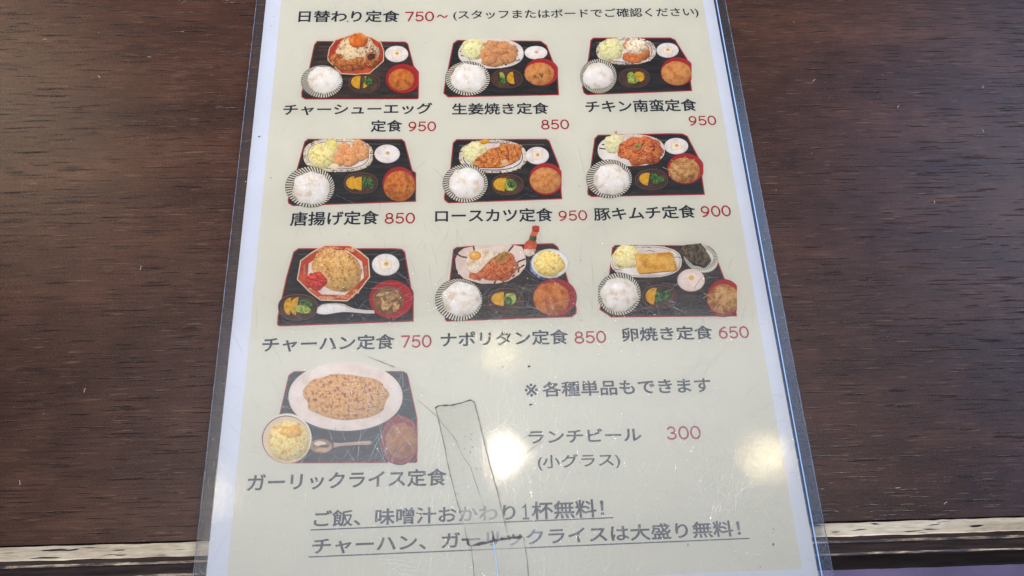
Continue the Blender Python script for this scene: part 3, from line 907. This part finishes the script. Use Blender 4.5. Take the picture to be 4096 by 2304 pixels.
# --- fried rice
par = tray(5, [(540, 258), (1590, 258), (1690, 264), (1730, 300), (1800, 700), (1826, 745), (1825, 1078), (325, 1132), (300, 1112), (306, 1020), (400, 590), (482, 300)],
           'printed picture of the fried rice meal in a red octagonal bowl, first in the third row', False, 14)
t = Ink(5); t.up()
octo = [(830, 220), (1115, 222), (1235, 300), (1325, 375), (1340, 580), (1225, 730), (1085, 852), (785, 842), (660, 750), (522, 610), (560, 395), (690, 300)]
t.poly([(x, y + 8) for x, y in octo], C(60, 36, 30))
t.poly(octo, C(232, 212, 184)); t.poly(inset(octo, 13), C(198, 76, 38)); t.mosaic(inset(octo, 16), [C(176, 58, 30), C(198, 76, 40), C(208, 96, 56)], 12, .5, .01, spread=.35)
for (x, y, a, b2) in ((900, 258, 110, 18), (1120, 272, 70, 24), (790, 290, 40, 24), (860, 812, 90, 16), (1060, 800, 100, 24), (1180, 740, 50, 24), (690, 720, 40, 20)):
    t.mosaic(ellp(x, y, a, b2, wob=.4), [C(206, 110, 70), C(222, 170, 120), C(232, 204, 160)], 9, .5, .06, sparse=.7)
for (x, y) in ((606, 500), (1292, 510)):
    t.line([(x + 8 * math.sin(k * 1.4), y - 56 + k * 9) for k in range(13)], 10, C(226, 200, 170)); t.line([(x + 8 * math.sin(k * 1.4), y - 56 + k * 9) for k in range(13)], 4, C(74, 34, 28))
wh = [(880, 285), (1080, 285), (1250, 410), (1272, 590), (1060, 782), (800, 775), (640, 640), (655, 430)]
t.poly(wh, C(234, 218, 208)); t.mosaic(scl(wh, .97), [C(216, 198, 190), C(236, 222, 214), C(242, 232, 226)], 12, .5, .01, spread=.25)
heap(t, 975, 500, 285, 232, [C(160, 106, 48), C(202, 152, 84), C(218, 174, 108), C(226, 188, 124), C(208, 160, 92), C(232, 202, 146)], 8.5, .16, .03, C(120, 84, 50), 20, .85)
for _ in range(14): t.mosaic(ellp(random.uniform(820, 1180), random.uniform(380, 680), 16, 10, random.uniform(0, 180), wob=.4), [C(222, 180, 70), C(236, 200, 90), C(150, 84, 40)], 7)
heap(t, 742, 625, 122, 96, [C(150, 24, 20), C(194, 48, 34), C(212, 72, 50), C(222, 100, 72)], 8, .25, .03, C(140, 40, 30))
t.strands(742, 625, 90, 66, 34, [C(222, 96, 70), C(196, 44, 34), C(164, 30, 26)], 60, 6, 1.8)
part('octagonal_bowl', t, par)
tofu_dish(par, 5, 1513, 446, 154, 123, 1.2)
soup_bowl(par, 5, 1572, 832, 250, 218, 1540, 842, 176, 156, [C(110, 66, 34), C(136, 88, 48), C(160, 110, 66)], None, 'mushroom', 1.2)
t = Ink(5); t.up()
sp = [(733, 958), (745, 935), (790, 898), (850, 878), (960, 874), (1050, 886), (1110, 915), (1180, 940), (1280, 952), (1385, 955), (1392, 990), (1280, 990), (1150, 978), (1040, 974), (950, 985), (860, 1002), (790, 1000), (745, 985)]
t.poly([(x, y + 8) for x, y in sp], C(20, 18, 20)); t.poly(sp, C(226, 216, 212))
bw = [(745, 958), (800, 915), (880, 893), (980, 896), (1060, 918), (1060, 960), (960, 976), (850, 994), (770, 985)]
t.poly(bw, C(240, 234, 234)); t.mosaic(scl(bw, .95), [C(228, 220, 220), C(240, 236, 236), C(246, 242, 242)], 12, .5, .01, spread=.25)
t.line([(800, 890), (880, 880), (980, 882), (1060, 902), (1130, 938)], 8, C(186, 160, 140))
part('spoon', t, par)
pickle_dish(par, 5, 535, 920, 221, 146, [('half', 455, 912, 74, 96, 5), ('half', 530, 912, 80, 100, 8), ('g', 630, 880, 84, 40, 12), ('l', 585, 945, 98, 44, 10)], 1.2)

# --- napolitan spaghetti with a fried egg
par = tray(6, [(240, 208), (360, 198), (900, 180), (985, 178), (1022, 205), (1040, 250), (1112, 500), (1168, 680), (1166, 720), (1130, 748), (165, 782), (150, 762), (190, 440), (215, 226)],
           'printed picture of the spaghetti meal with a fried egg and a red sauce bottle, middle of the third row', True, 9)
t = Ink(6); t.up()
pp = [(232, 300), (262, 246), (300, 218), (390, 198), (500, 194), (655, 188), (745, 205), (770, 260), (778, 330), (770, 365), (725, 420), (640, 470), (560, 488), (430, 490), (300, 452), (258, 410), (240, 370)]
t.poly([(x, y + 6) for x, y in pp], C(48, 34, 30)); t.poly(pp, C(232, 208, 198)); t.mosaic(inset(pp, 6), [C(220, 196, 184), C(234, 214, 204), C(240, 224, 216)], 10, .5, .01, spread=.3)
for a in (((245, 262), (280, 282), (325, 290)), ((372, 200), (380, 240)), ((680, 196), (640, 244)), ((772, 300), (720, 320), (690, 352)), ((765, 345), (720, 372), (718, 405)), ((690, 420), (672, 440)), ((610, 462), (596, 478)), ((545, 470), (530, 488))):
    t.line(list(a), 13, C(96, 58, 42))
heap(t, 560, 360, 150, 108, [C(140, 52, 22), C(192, 92, 42), C(214, 122, 60), C(222, 146, 82), C(190, 84, 36)], 6.5, .2, .035, C(180, 110, 70), -10)
t.strands(560, 370, 110, 76, 50, [C(226, 150, 84), C(206, 112, 54), C(174, 74, 34), C(196, 66, 36)], 70, 6.5, 2.0)
t.mosaic(ellp(585, 290, 70, 40, -20, wob=.4), [C(110, 88, 30), C(160, 130, 56), C(196, 164, 84)], 5.5, .5, .05, sparse=.7)
heap(t, 400, 420, 66, 44, [C(168, 62, 30), C(206, 100, 52), C(220, 130, 72), C(210, 116, 60)], 6, .3, .03, None, 0, .7, False)
eg = [(312, 360), (322, 300), (352, 250), (400, 226), (470, 216), (540, 220), (572, 246), (560, 270), (510, 300), (470, 340), (430, 384), (396, 412), (350, 404)]
t.poly([(x + 3, y + 5) for x, y in eg], C(150, 96, 60)); t.poly(eg, C(236, 220, 200)); t.mosaic(inset(eg, 4), [C(206, 176, 140), C(232, 216, 196), C(244, 234, 220)], 7, .5, .02, spread=.5)
t.ell(386, 276, 47, 36, C(222, 160, 56)); t.ell(382, 272, 36, 26, C(234, 182, 84)); t.ell(376, 266, 12, 8, C(246, 216, 150))
part('plate', t, par)
t = Ink(6); t.up()
body = [(770, 175), (800, 150), (848, 150), (862, 185), (852, 228), (842, 262), (800, 285), (762, 262), (756, 225)]
t.poly(body, C(204, 92, 46)); t.mosaic(inset(body, 3), [C(176, 62, 30), C(206, 92, 48), C(224, 130, 84)], 7, .5, .02, spread=.4)
t.mosaic([(756, 226), (852, 224), (842, 262), (800, 285), (762, 262)], [C(190, 168, 150), C(224, 208, 190), C(236, 226, 214)], 7)
nk = [(806, 120), (822, 86), (872, 90), (858, 128), (850, 155), (798, 152)]
t.poly(nk, C(214, 112, 66)); t.mosaic([(806, 122), (860, 128), (852, 166), (800, 160)], [C(46, 60, 34), C(76, 88, 44), C(110, 116, 60)], 6)
cp = [(824, 52), (850, 43), (880, 50), (878, 92), (864, 98), (822, 86)]
t.poly(cp, C(190, 48, 40)); t.mosaic(inset(cp, 2), [C(166, 36, 34), C(196, 56, 46), C(220, 100, 80)], 6)
part('sauce_bottle', t, par)
t = Ink(6); t.up()
t.ell(945, 352, 142, 112, C(60, 82, 140)); t.mosaic(ellp(945, 352, 140, 110), [C(44, 62, 122), C(80, 104, 160), C(190, 196, 210)], 8, .5, .05)
t.ell(960, 336, 146, 113, C(206, 204, 208)); t.ell(960, 335, 138, 105, C(238, 234, 232))
heap(t, 948, 338, 118, 96, SALAD, 6, .15, .035, C(190, 170, 120))
t.strands(948, 338, 90, 70, 40, [C(246, 236, 190), C(240, 222, 140), C(226, 190, 90)], 46, 4, 1.4)
part('salad_bowl', t, par)
soup_bowl(par, 6, 995, 600, 172, 150, 972, 606, 138, 122, MISO, None, None, .8, (160, 46, 46))
pickle_dish(par, 6, 620, 618, 137, 93, [('half', 606, 610, 96, 54, 0), ('l', 655, 608, 48, 46, 0), ('g', 640, 625, 26, 30, 0)], .8)
rice_bowl(par, 6, 260, 617, 183, 164, 282, 610, 146, 130, None, .8)

# --- rolled omelette
par = tray(6, [(1462, 192), (2000, 194), (2180, 200), (2220, 230), (2304, 450), (2368, 490), (2400, 742), (1430, 750), (1398, 728), (1340, 690), (1414, 420), (1438, 212)],
           'printed picture of the rolled omelette meal, last in the third row', True, 8)
t = plate(6, 1700, 320, 274, 122, 'white', 2.5)
t.line(ellp(1700, 320, 262, 112, n=60, p=2.5), 3, C(90, 96, 130), True)
for (x, y) in ((1700, 212), (1730, 240), (1700, 412), (1480, 385), (1940, 290)): t.line([(x - 30, y), (x, y - 5), (x + 34, y + 3)], 4, C(60, 60, 80))
cabbage(t, 1552, 285, 112, 96, .85, [C(206, 170, 80), C(226, 208, 140), C(240, 230, 180), C(242, 238, 206), C(228, 210, 140)])
om = [(1612, 262), (1700, 262), (1880, 246), (1904, 256), (1938, 376), (1925, 388), (1650, 412), (1632, 395)]
t.poly([(x + 4, y + 6) for x, y in om], C(150, 104, 30)); t.poly(om, C(222, 164, 52)); t.mosaic(inset(om, 4), [C(196, 132, 30), C(222, 166, 56), C(232, 184, 84), C(238, 200, 116)], 9, .5, .018, spread=.4)
part('plate', t, par)
t = Ink(6); t.up()
t.ell(2120, 296, 138, 106, C(176, 160, 130), 25); t.ell(2120, 294, 134, 102, C(232, 226, 212), 25)
t.up()
for i in range(46):
    a = 6.283 * i / 46
    c0, s0 = math.cos(a), math.sin(a)
    q = [(2120 + 128 * c0, 294 + 98 * s0), (2120 + 96 * c0, 294 + 72 * s0)]
    d = Vector((-s0, c0)) * 2.6
    t.face([t.pt(q[0][0] + d.x, q[0][1] + d.y), t.pt(q[0][0] - d.x, q[0][1] - d.y), t.pt(q[1][0] - d.x, q[1][1] - d.y), t.pt(q[1][0] + d.x, q[1][1] + d.y)], C(70, 66, 60))
nr = [(1955, 240), (1990, 196), (2118, 180), (2150, 220), (2200, 305), (2192, 335), (2150, 372), (2062, 350), (2010, 300)]
t.poly(nr, C(70, 56, 40)); t.mosaic(nr, [C(40, 30, 22), C(76, 58, 40), C(104, 84, 56), C(136, 114, 80)], 6, .5, .05, (1, .5), spread=.8)
t.line([(2030, 320), (2080, 345), (2150, 358)], 9, C(26, 20, 16))
part('seaweed_dish', t, par)
t = Ink(6); t.up()
t.ell(2045, 465, 107, 88, C(190, 164, 150)); t.ell(2045, 463, 103, 84, C(236, 216, 206)); t.mosaic(ellp(2045, 463, 100, 80), [C(224, 200, 190), C(238, 220, 212), C(242, 228, 222)], 10, .5, .01, spread=.3)
q = [(1995, 430), (2060, 405), (2120, 445), (2066, 526)]
t.poly([(x + 3, y + 6) for x, y in q], C(196, 160, 140)); t.poly(q, C(242, 226, 214)); t.ell(2047, 447, 22, 20, C(224, 186, 112))
part('tofu_dish', t, par)
soup_bowl(par, 6, 2296, 602, 134, 146, 2296, 610, 124, 112, MISO_C, (0, 2398), 'strands', .8)
pickle_dish(par, 6, 1803, 591, 136, 90, [('half', 1770, 590, 74, 66, 10), ('g', 1800, 590, 32, 50, 20), ('g', 1852, 580, 30, 40, 35)], .8)
rice_bowl(par, 6, 1492, 572, 168, 165, 1492, 575, 142, 130, (1330, 3000), .8)

# --- garlic rice
par = tray(7, [(665, 204), (1720, 203), (1758, 224), (1772, 255), (1860, 660), (1860, 1080), (1845, 1092), (640, 1096), (470, 1000), (440, 960), (520, 640), (612, 245)],
           'printed picture of the garlic rice meal on a large oval plate, alone in the bottom row', False, 10)
t = plate(7, 1165, 450, 552, 332, 'pink', 2.05)
rp = ellp(1168, 452, 402, 214, 3, n=50, wob=.14, p=2.2)
t.poly([(x, y + 8) for x, y in rp], C(190, 150, 110)); t.poly(rp, C(196, 146, 88))
t.mosaic(rp, [C(136, 80, 36), C(200, 134, 66), C(218, 160, 88), C(226, 178, 106), C(232, 196, 134), C(208, 144, 74)], 9, .6, .034, spread=.62, form=.2)
for _ in range(120):
    a, r = random.uniform(0, 6.28), math.sqrt(random.random()) * .88
    c = random.choice([C(134, 76, 36), C(164, 100, 50), C(236, 208, 156), C(228, 190, 126), C(218, 154, 76)])
    t.z -= 4 * U
    t.ell(1168 + 390 * r * math.cos(a), 452 + 205 * r * math.sin(a), random.uniform(5, 14), random.uniform(3, 7), c, random.uniform(0, 180), 9, 2, .4)
part('plate', t, par)
t = Ink(7); t.up()
t.poly([(1050, 895), (1120, 900), (1290, 884), (1400, 876), (1420, 890), (1400, 918), (1290, 918), (1120, 930), (1050, 945)], C(196, 164, 134))
t.line([(1060, 912), (1400, 892)], 9, C(216, 190, 166))
t.ell(930, 930, 112, 70, C(150, 108, 82)); t.mosaic(ellp(930, 930, 106, 64), [C(112, 78, 58), C(176, 132, 104), C(210, 178, 150)], 12, .5, .01, spread=.3)
t.ell(920, 905, 56, 22, C(238, 226, 210)); t.ell(940, 965, 60, 16, C(214, 176, 140)); t.ell(960, 930, 50, 14, C(104, 72, 58))
part('spoon', t, par)
soup_bowl(par, 7, 1690, 872, 192, 242, 1705, 880, 152, 172, [C(150, 90, 50), C(172, 112, 62), C(186, 130, 78)], (0, 1862), None, 1.2, (150, 52, 52))
t = Ink(7); t.up()
t.ell(598, 858, 242, 242, C(206, 176, 150), 0, 56); t.ell(600, 852, 238, 238, C(240, 228, 218), 0, 56)
t.ell(592, 862, 232, 226, C(60, 54, 60), 0, 56); t.ell(596, 866, 228, 222, C(232, 206, 176), 0, 56)
heap(t, 618, 878, 192, 198, SALAD, 9, .14, .022, C(214, 180, 120))
t.strands(640, 860, 150, 150, 60, [C(246, 236, 196), C(240, 222, 150), C(228, 196, 100), C(240, 214, 120)], 70, 6, 1.6)
heap(t, 640, 790, 110, 60, [C(214, 160, 50), C(232, 184, 70), C(240, 204, 100)], 9, .3, .03, None, 0, .5, False)
part('salad_bowl', t, par)

# ------------------------------------------------------------------ tape, creases, stains and scratches on the film
def crease(name, zm_pts, w, z, mat, jit=0.00008, wv=.6):
    mb = Mesh()
    for pts in zm_pts:
        ribbon(mb, dense([P(*q) for q in pts], 0.0009, jit), w, z, wv=wv)
    return mb.build(name, mat, menu)
TZ = FILM_Z + 300 * U
def tape(pts, z, label):
    mb = Mesh(); mb.face([local(*P(*q), z) for q in reversed(pts)])
    o = mb.build('sticky_tape', M_TAPE, menu)
    o['label'] = label
T1 = [(10, 345, 690), (10, 500, 665), (10, 600, 640), (10, 680, 610), (10, 722, 640), (10, 790, 920), (10, 870, 1250), (11, 1230, 330), (11, 1310, 650), (11, 1365, 910),
      (11, 1190, 1010), (11, 1000, 1050), (11, 905, 1070), (11, 860, 1010), (11, 800, 740), (11, 690, 350), (11, 605, 0), (10, 440, 1090), (10, 370, 790)]
tape(T1, TZ, 'old clear tape strip with curled top end')
T2 = [(11, 910, 1075), (11, 1190, 1012), (11, 1250, 1449), (11, 1262, 1560), (11, 950, 1560), (11, 935, 1300)]
T3 = [(11, 1193, 1008), (11, 1400, 985), (11, 1575, 955), (11, 1620, 1250), (11, 1650, 1560), (11, 1268, 1560), (11, 1254, 1449)]
tape(T2, TZ, 'lower clear tape strip')
tape(T3, TZ, 'lower clear tape strip beside the notice')
M_LINE = print_material('grime_line', 0.5, rgb(146, 141, 132))
M_LINE2 = print_material('grime_dark', 0.6, rgb(98, 96, 98))
crease('grime_line', [[(10, 345, 690), (10, 370, 790), (10, 440, 1090), (11, 605, 0), (11, 690, 350), (11, 800, 740)], [(10, 722, 640), (10, 790, 920), (10, 870, 1250), (11, 1230, 330), (11, 1300, 620)]], 0.00030, TZ + 60 * U, M_LINE)
crease('grime_line', [[(11, 1300, 620), (11, 1365, 910)], [(11, 800, 740), (11, 860, 1010)], [(11, 910, 1075), (11, 935, 1300), (11, 955, 1500)], [(11, 1575, 955), (11, 1620, 1250), (11, 1650, 1560)]], 0.00020, TZ + 60 * U, M_LINE)
crease('grime_line', [[(10, 340, 688), (10, 380, 668), (10, 500, 662), (10, 600, 640), (10, 680, 612), (10, 722, 636)]], 0.00042, TZ + 70 * U, M_LINE2)
crease('grime_line', [[(11, 855, 980), (11, 870, 1040), (11, 910, 1070), (11, 1000, 1048), (11, 1190, 1008), (11, 1290, 985), (11, 1420, 968), (11, 1560, 950)], [(11, 790, 985), (11, 860, 985)], [(11, 1180, 880), (11, 1195, 1000)]], 0.00058, TZ + 70 * U, M_LINE2, 0.00022, .9)
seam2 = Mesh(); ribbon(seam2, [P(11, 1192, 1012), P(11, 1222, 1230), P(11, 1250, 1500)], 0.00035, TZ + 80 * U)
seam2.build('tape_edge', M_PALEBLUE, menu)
M_CREASE = print_material('crease', 0.3, rgb(128, 120, 104))
crease('crease', [[(10, 170, 612), (10, 270, 690), (10, 370, 785), (10, 520, 970), (10, 620, 1170), (10, 680, 1250), (11, 1020, 420), (11, 1085, 610)],
                  [(10, 900, 1305), (10, 1060, 1230), (10, 1200, 1140), (10, 1300, 1060), (10, 1380, 1005)], [(10, 1150, 1005), (10, 1250, 945), (10, 1330, 900)], [(10, 930, 1300), (10, 945, 1230)]], 0.00012, TZ + 80 * U, M_CREASE)
crease('crease', [[(7, 1380, 72), (7, 1480, 110), (7, 1640, 175)]], 0.0002, FILM_Z + 50 * U, M_CREASE)

st = Mesh()
def blot(p, r, el=1.0, rot=0.0, col=(1, 1, 1, 1)):
    pts = ellp(0, 0, r, r * el, rot, 9, 2, .5)
    st.face([local(p.x + x, p.y + y, FILM_Z + 40 * U) for x, y in pts])
for zm, x, y, r in ((1, 1008, 235, 14), (1, 888, 93, 7), (3, 110, 148, 14), (3, 245, 618, 9), (1, 98, 1418, 12), (1, 225, 280, 8), (1, 252, 182, 6), (8, 712, 118, 10), (8, 535, 120, 6), (8, 722, 380, 9), (8, 735, 378, 6),
                    (10, 1250, 285, 12), (10, 993, 290, 6), (10, 1735, 1210, 7), (9, 1955, 268, 4), (9, 2280, 265, 4), (6, 1198, 776, 6), (6, 1196, 318, 5), (6, 1155, 88, 4), (4, 1200, 487, 5), (1, 1805, 453, 6), (1, 1962, 306, 4),
                    (2, 1250, 200, 3), (3, 1135, 1260, 6), (3, 820, 1255, 4), (5, 1930, 1020, 6), (5, 925, 1385, 12), (12, 212, 510, 6), (12, 208, 545, 5), (12, 203, 663, 4), (12, 90, 866, 5),
                    (10, 630, 960, 6), (10, 690, 940, 9), (10, 686, 992, 8), (10, 700, 1065, 8), (10, 625, 1078, 7), (10, 680, 1110, 8), (10, 745, 1120, 6), (10, 550, 1000, 7), (10, 735, 1272, 9), (10, 778, 1274, 8), (10, 605, 1278, 6),
                    (11, 742, 408, 9), (11, 730, 552, 6), (7, 1070, 768, 6)):
    blot(P(zm, x, y), r * ZM[zm][2] * 0.000072, random.uniform(.6, 1.3), random.uniform(0, 180))
for _ in range(70):
    p = Vector((random.uniform(X_PL, X_PR), random.uniform(Y_PB, Y_PT)))
    blot(p, random.uniform(.00006, .00018), random.uniform(.4, 1), random.uniform(0, 180))
tag(st.build('stain', M_DIRT, menu), kind='stuff')

# fine scratches: shallow half-round grooves, which catch a lamp only where they lie across its reflection
sx = Mesh()
def scratch(p, th, L, w, curve):
    n = 6
    path = []
    for i in range(n + 1):
        path.append(Vector(p)); th += curve / n
        p = (p[0] + math.cos(th) * L / n, p[1] + math.sin(th) * L / n)
    prof = [(-.5, 0), (-.25, .045), (0, .06), (.25, .045), (.5, 0)]
    base = len(sx.v)
    for i, q in enumerate(path):
        d = (path[min(i + 1, n)] - path[max(i - 1, 0)]).normalized()
        nn = Vector((-d.y, d.x))
        tw = w * (math.sin(math.pi * (i + .25) / (n + .5)) * .7 + .3)
        for a, h in prof:
            r = q + nn * a * tw
            sx.v.append(local(r.x, r.y, FILM_Z + 160 * U + h * tw))
    for i in range(n):
        for k in range(4):
            a = base + i * 5 + k
            sx.f.append((a, a + 5, a + 6, a + 1)); sx.c.append((1, 1, 1, 1)); sx.m.append(0)
near = ((P(0, 2012, 1826), .043, 1900), (P(0, 3062, 1822), .026, 800), (P(0, 838, 1985), .025, 150), (P(0, 1900, 2150), .06, 400))
for c_, sg_, n_ in near:
    for _ in range(n_):
        x, y = random.gauss(c_.x, sg_), random.gauss(c_.y, sg_)
        if X_PL + .004 < x < X_PR - .008 and Y_PB + .004 < y:
            scratch((x, y), random.uniform(0, 6.283), random.uniform(.003, .018), random.uniform(.00005, .00013), random.gauss(0, .3))
for _ in range(220):
    scratch((random.uniform(X_PL + .002, X_PR - .004), random.uniform(Y_PB, Y_PT)), random.uniform(0, 6.283), random.uniform(.003, .012), random.uniform(.00004, .00008), random.gauss(0, .3))
tag(sx.build('scratches', M_SCRATCH, menu, True), kind='stuff')

# ------------------------------------------------------------------ lint and dust on the table
ds = Mesh()
spots = [(325, 14), (395, 131), (401, 312), (590, 228), (285, 563), (704, 482), (640, 660), (172, 158), (590, 550), (3175, 88), (3530, 300), (3480, 410), (3590, 432), (3512, 385), (3246, 613), (3505, 650), (3928, 353),
         (3150, 640), (4052, 465), (3104, 760), (3735, 815), (3935, 530), (3250, 325), (4040, 345), (3776, 2018), (3963, 1976), (3600, 1950), (3655, 1400), (3480, 1120), (175, 1655), (640, 870), (338, 1570), (80, 1940), (560, 1080)]
for (a, b2) in spots:
    p = plane(a, b2, TABLE_Z)
    r = random.uniform(.00010, .00019)
    if random.random() < .4:
        th = random.uniform(0, 3.14); pts = []
        for k in range(6):
            th += random.uniform(-.5, .5); pts.append(p.copy()); p = p + Vector((math.cos(th), math.sin(th))) * .00035
        L = []
        for i, q in enumerate(pts[:-1]):
            d = (pts[i + 1] - q).normalized(); nn = Vector((-d.y, d.x)) * .00009
            ds.face([(q.x + nn.x, q.y + nn.y, TABLE_Z + .0001), (q.x - nn.x, q.y - nn.y, TABLE_Z + .0001), (pts[i + 1].x - nn.x, pts[i + 1].y - nn.y, TABLE_Z + .0001), (pts[i + 1].x + nn.x, pts[i + 1].y + nn.y, TABLE_Z + .0001)])
    else:
        e = ellp(0, 0, r, r * random.uniform(.5, 1.2), random.uniform(0, 180), 8, 2, .4)
        top_ = (p.x, p.y, TABLE_Z + r * .8)
        for i in range(8):
            q0, q1 = e[i], e[(i + 1) % 8]
            ds.face([(p.x + q0[0], p.y + q0[1], TABLE_Z + .00003), (p.x + q1[0], p.y + q1[1], TABLE_Z + .00003), top_])
tag(ds.build('dust', M_DUST), 'tiny white lint and dust specks scattered on the dark wood around the menu', 'dust', 'stuff')
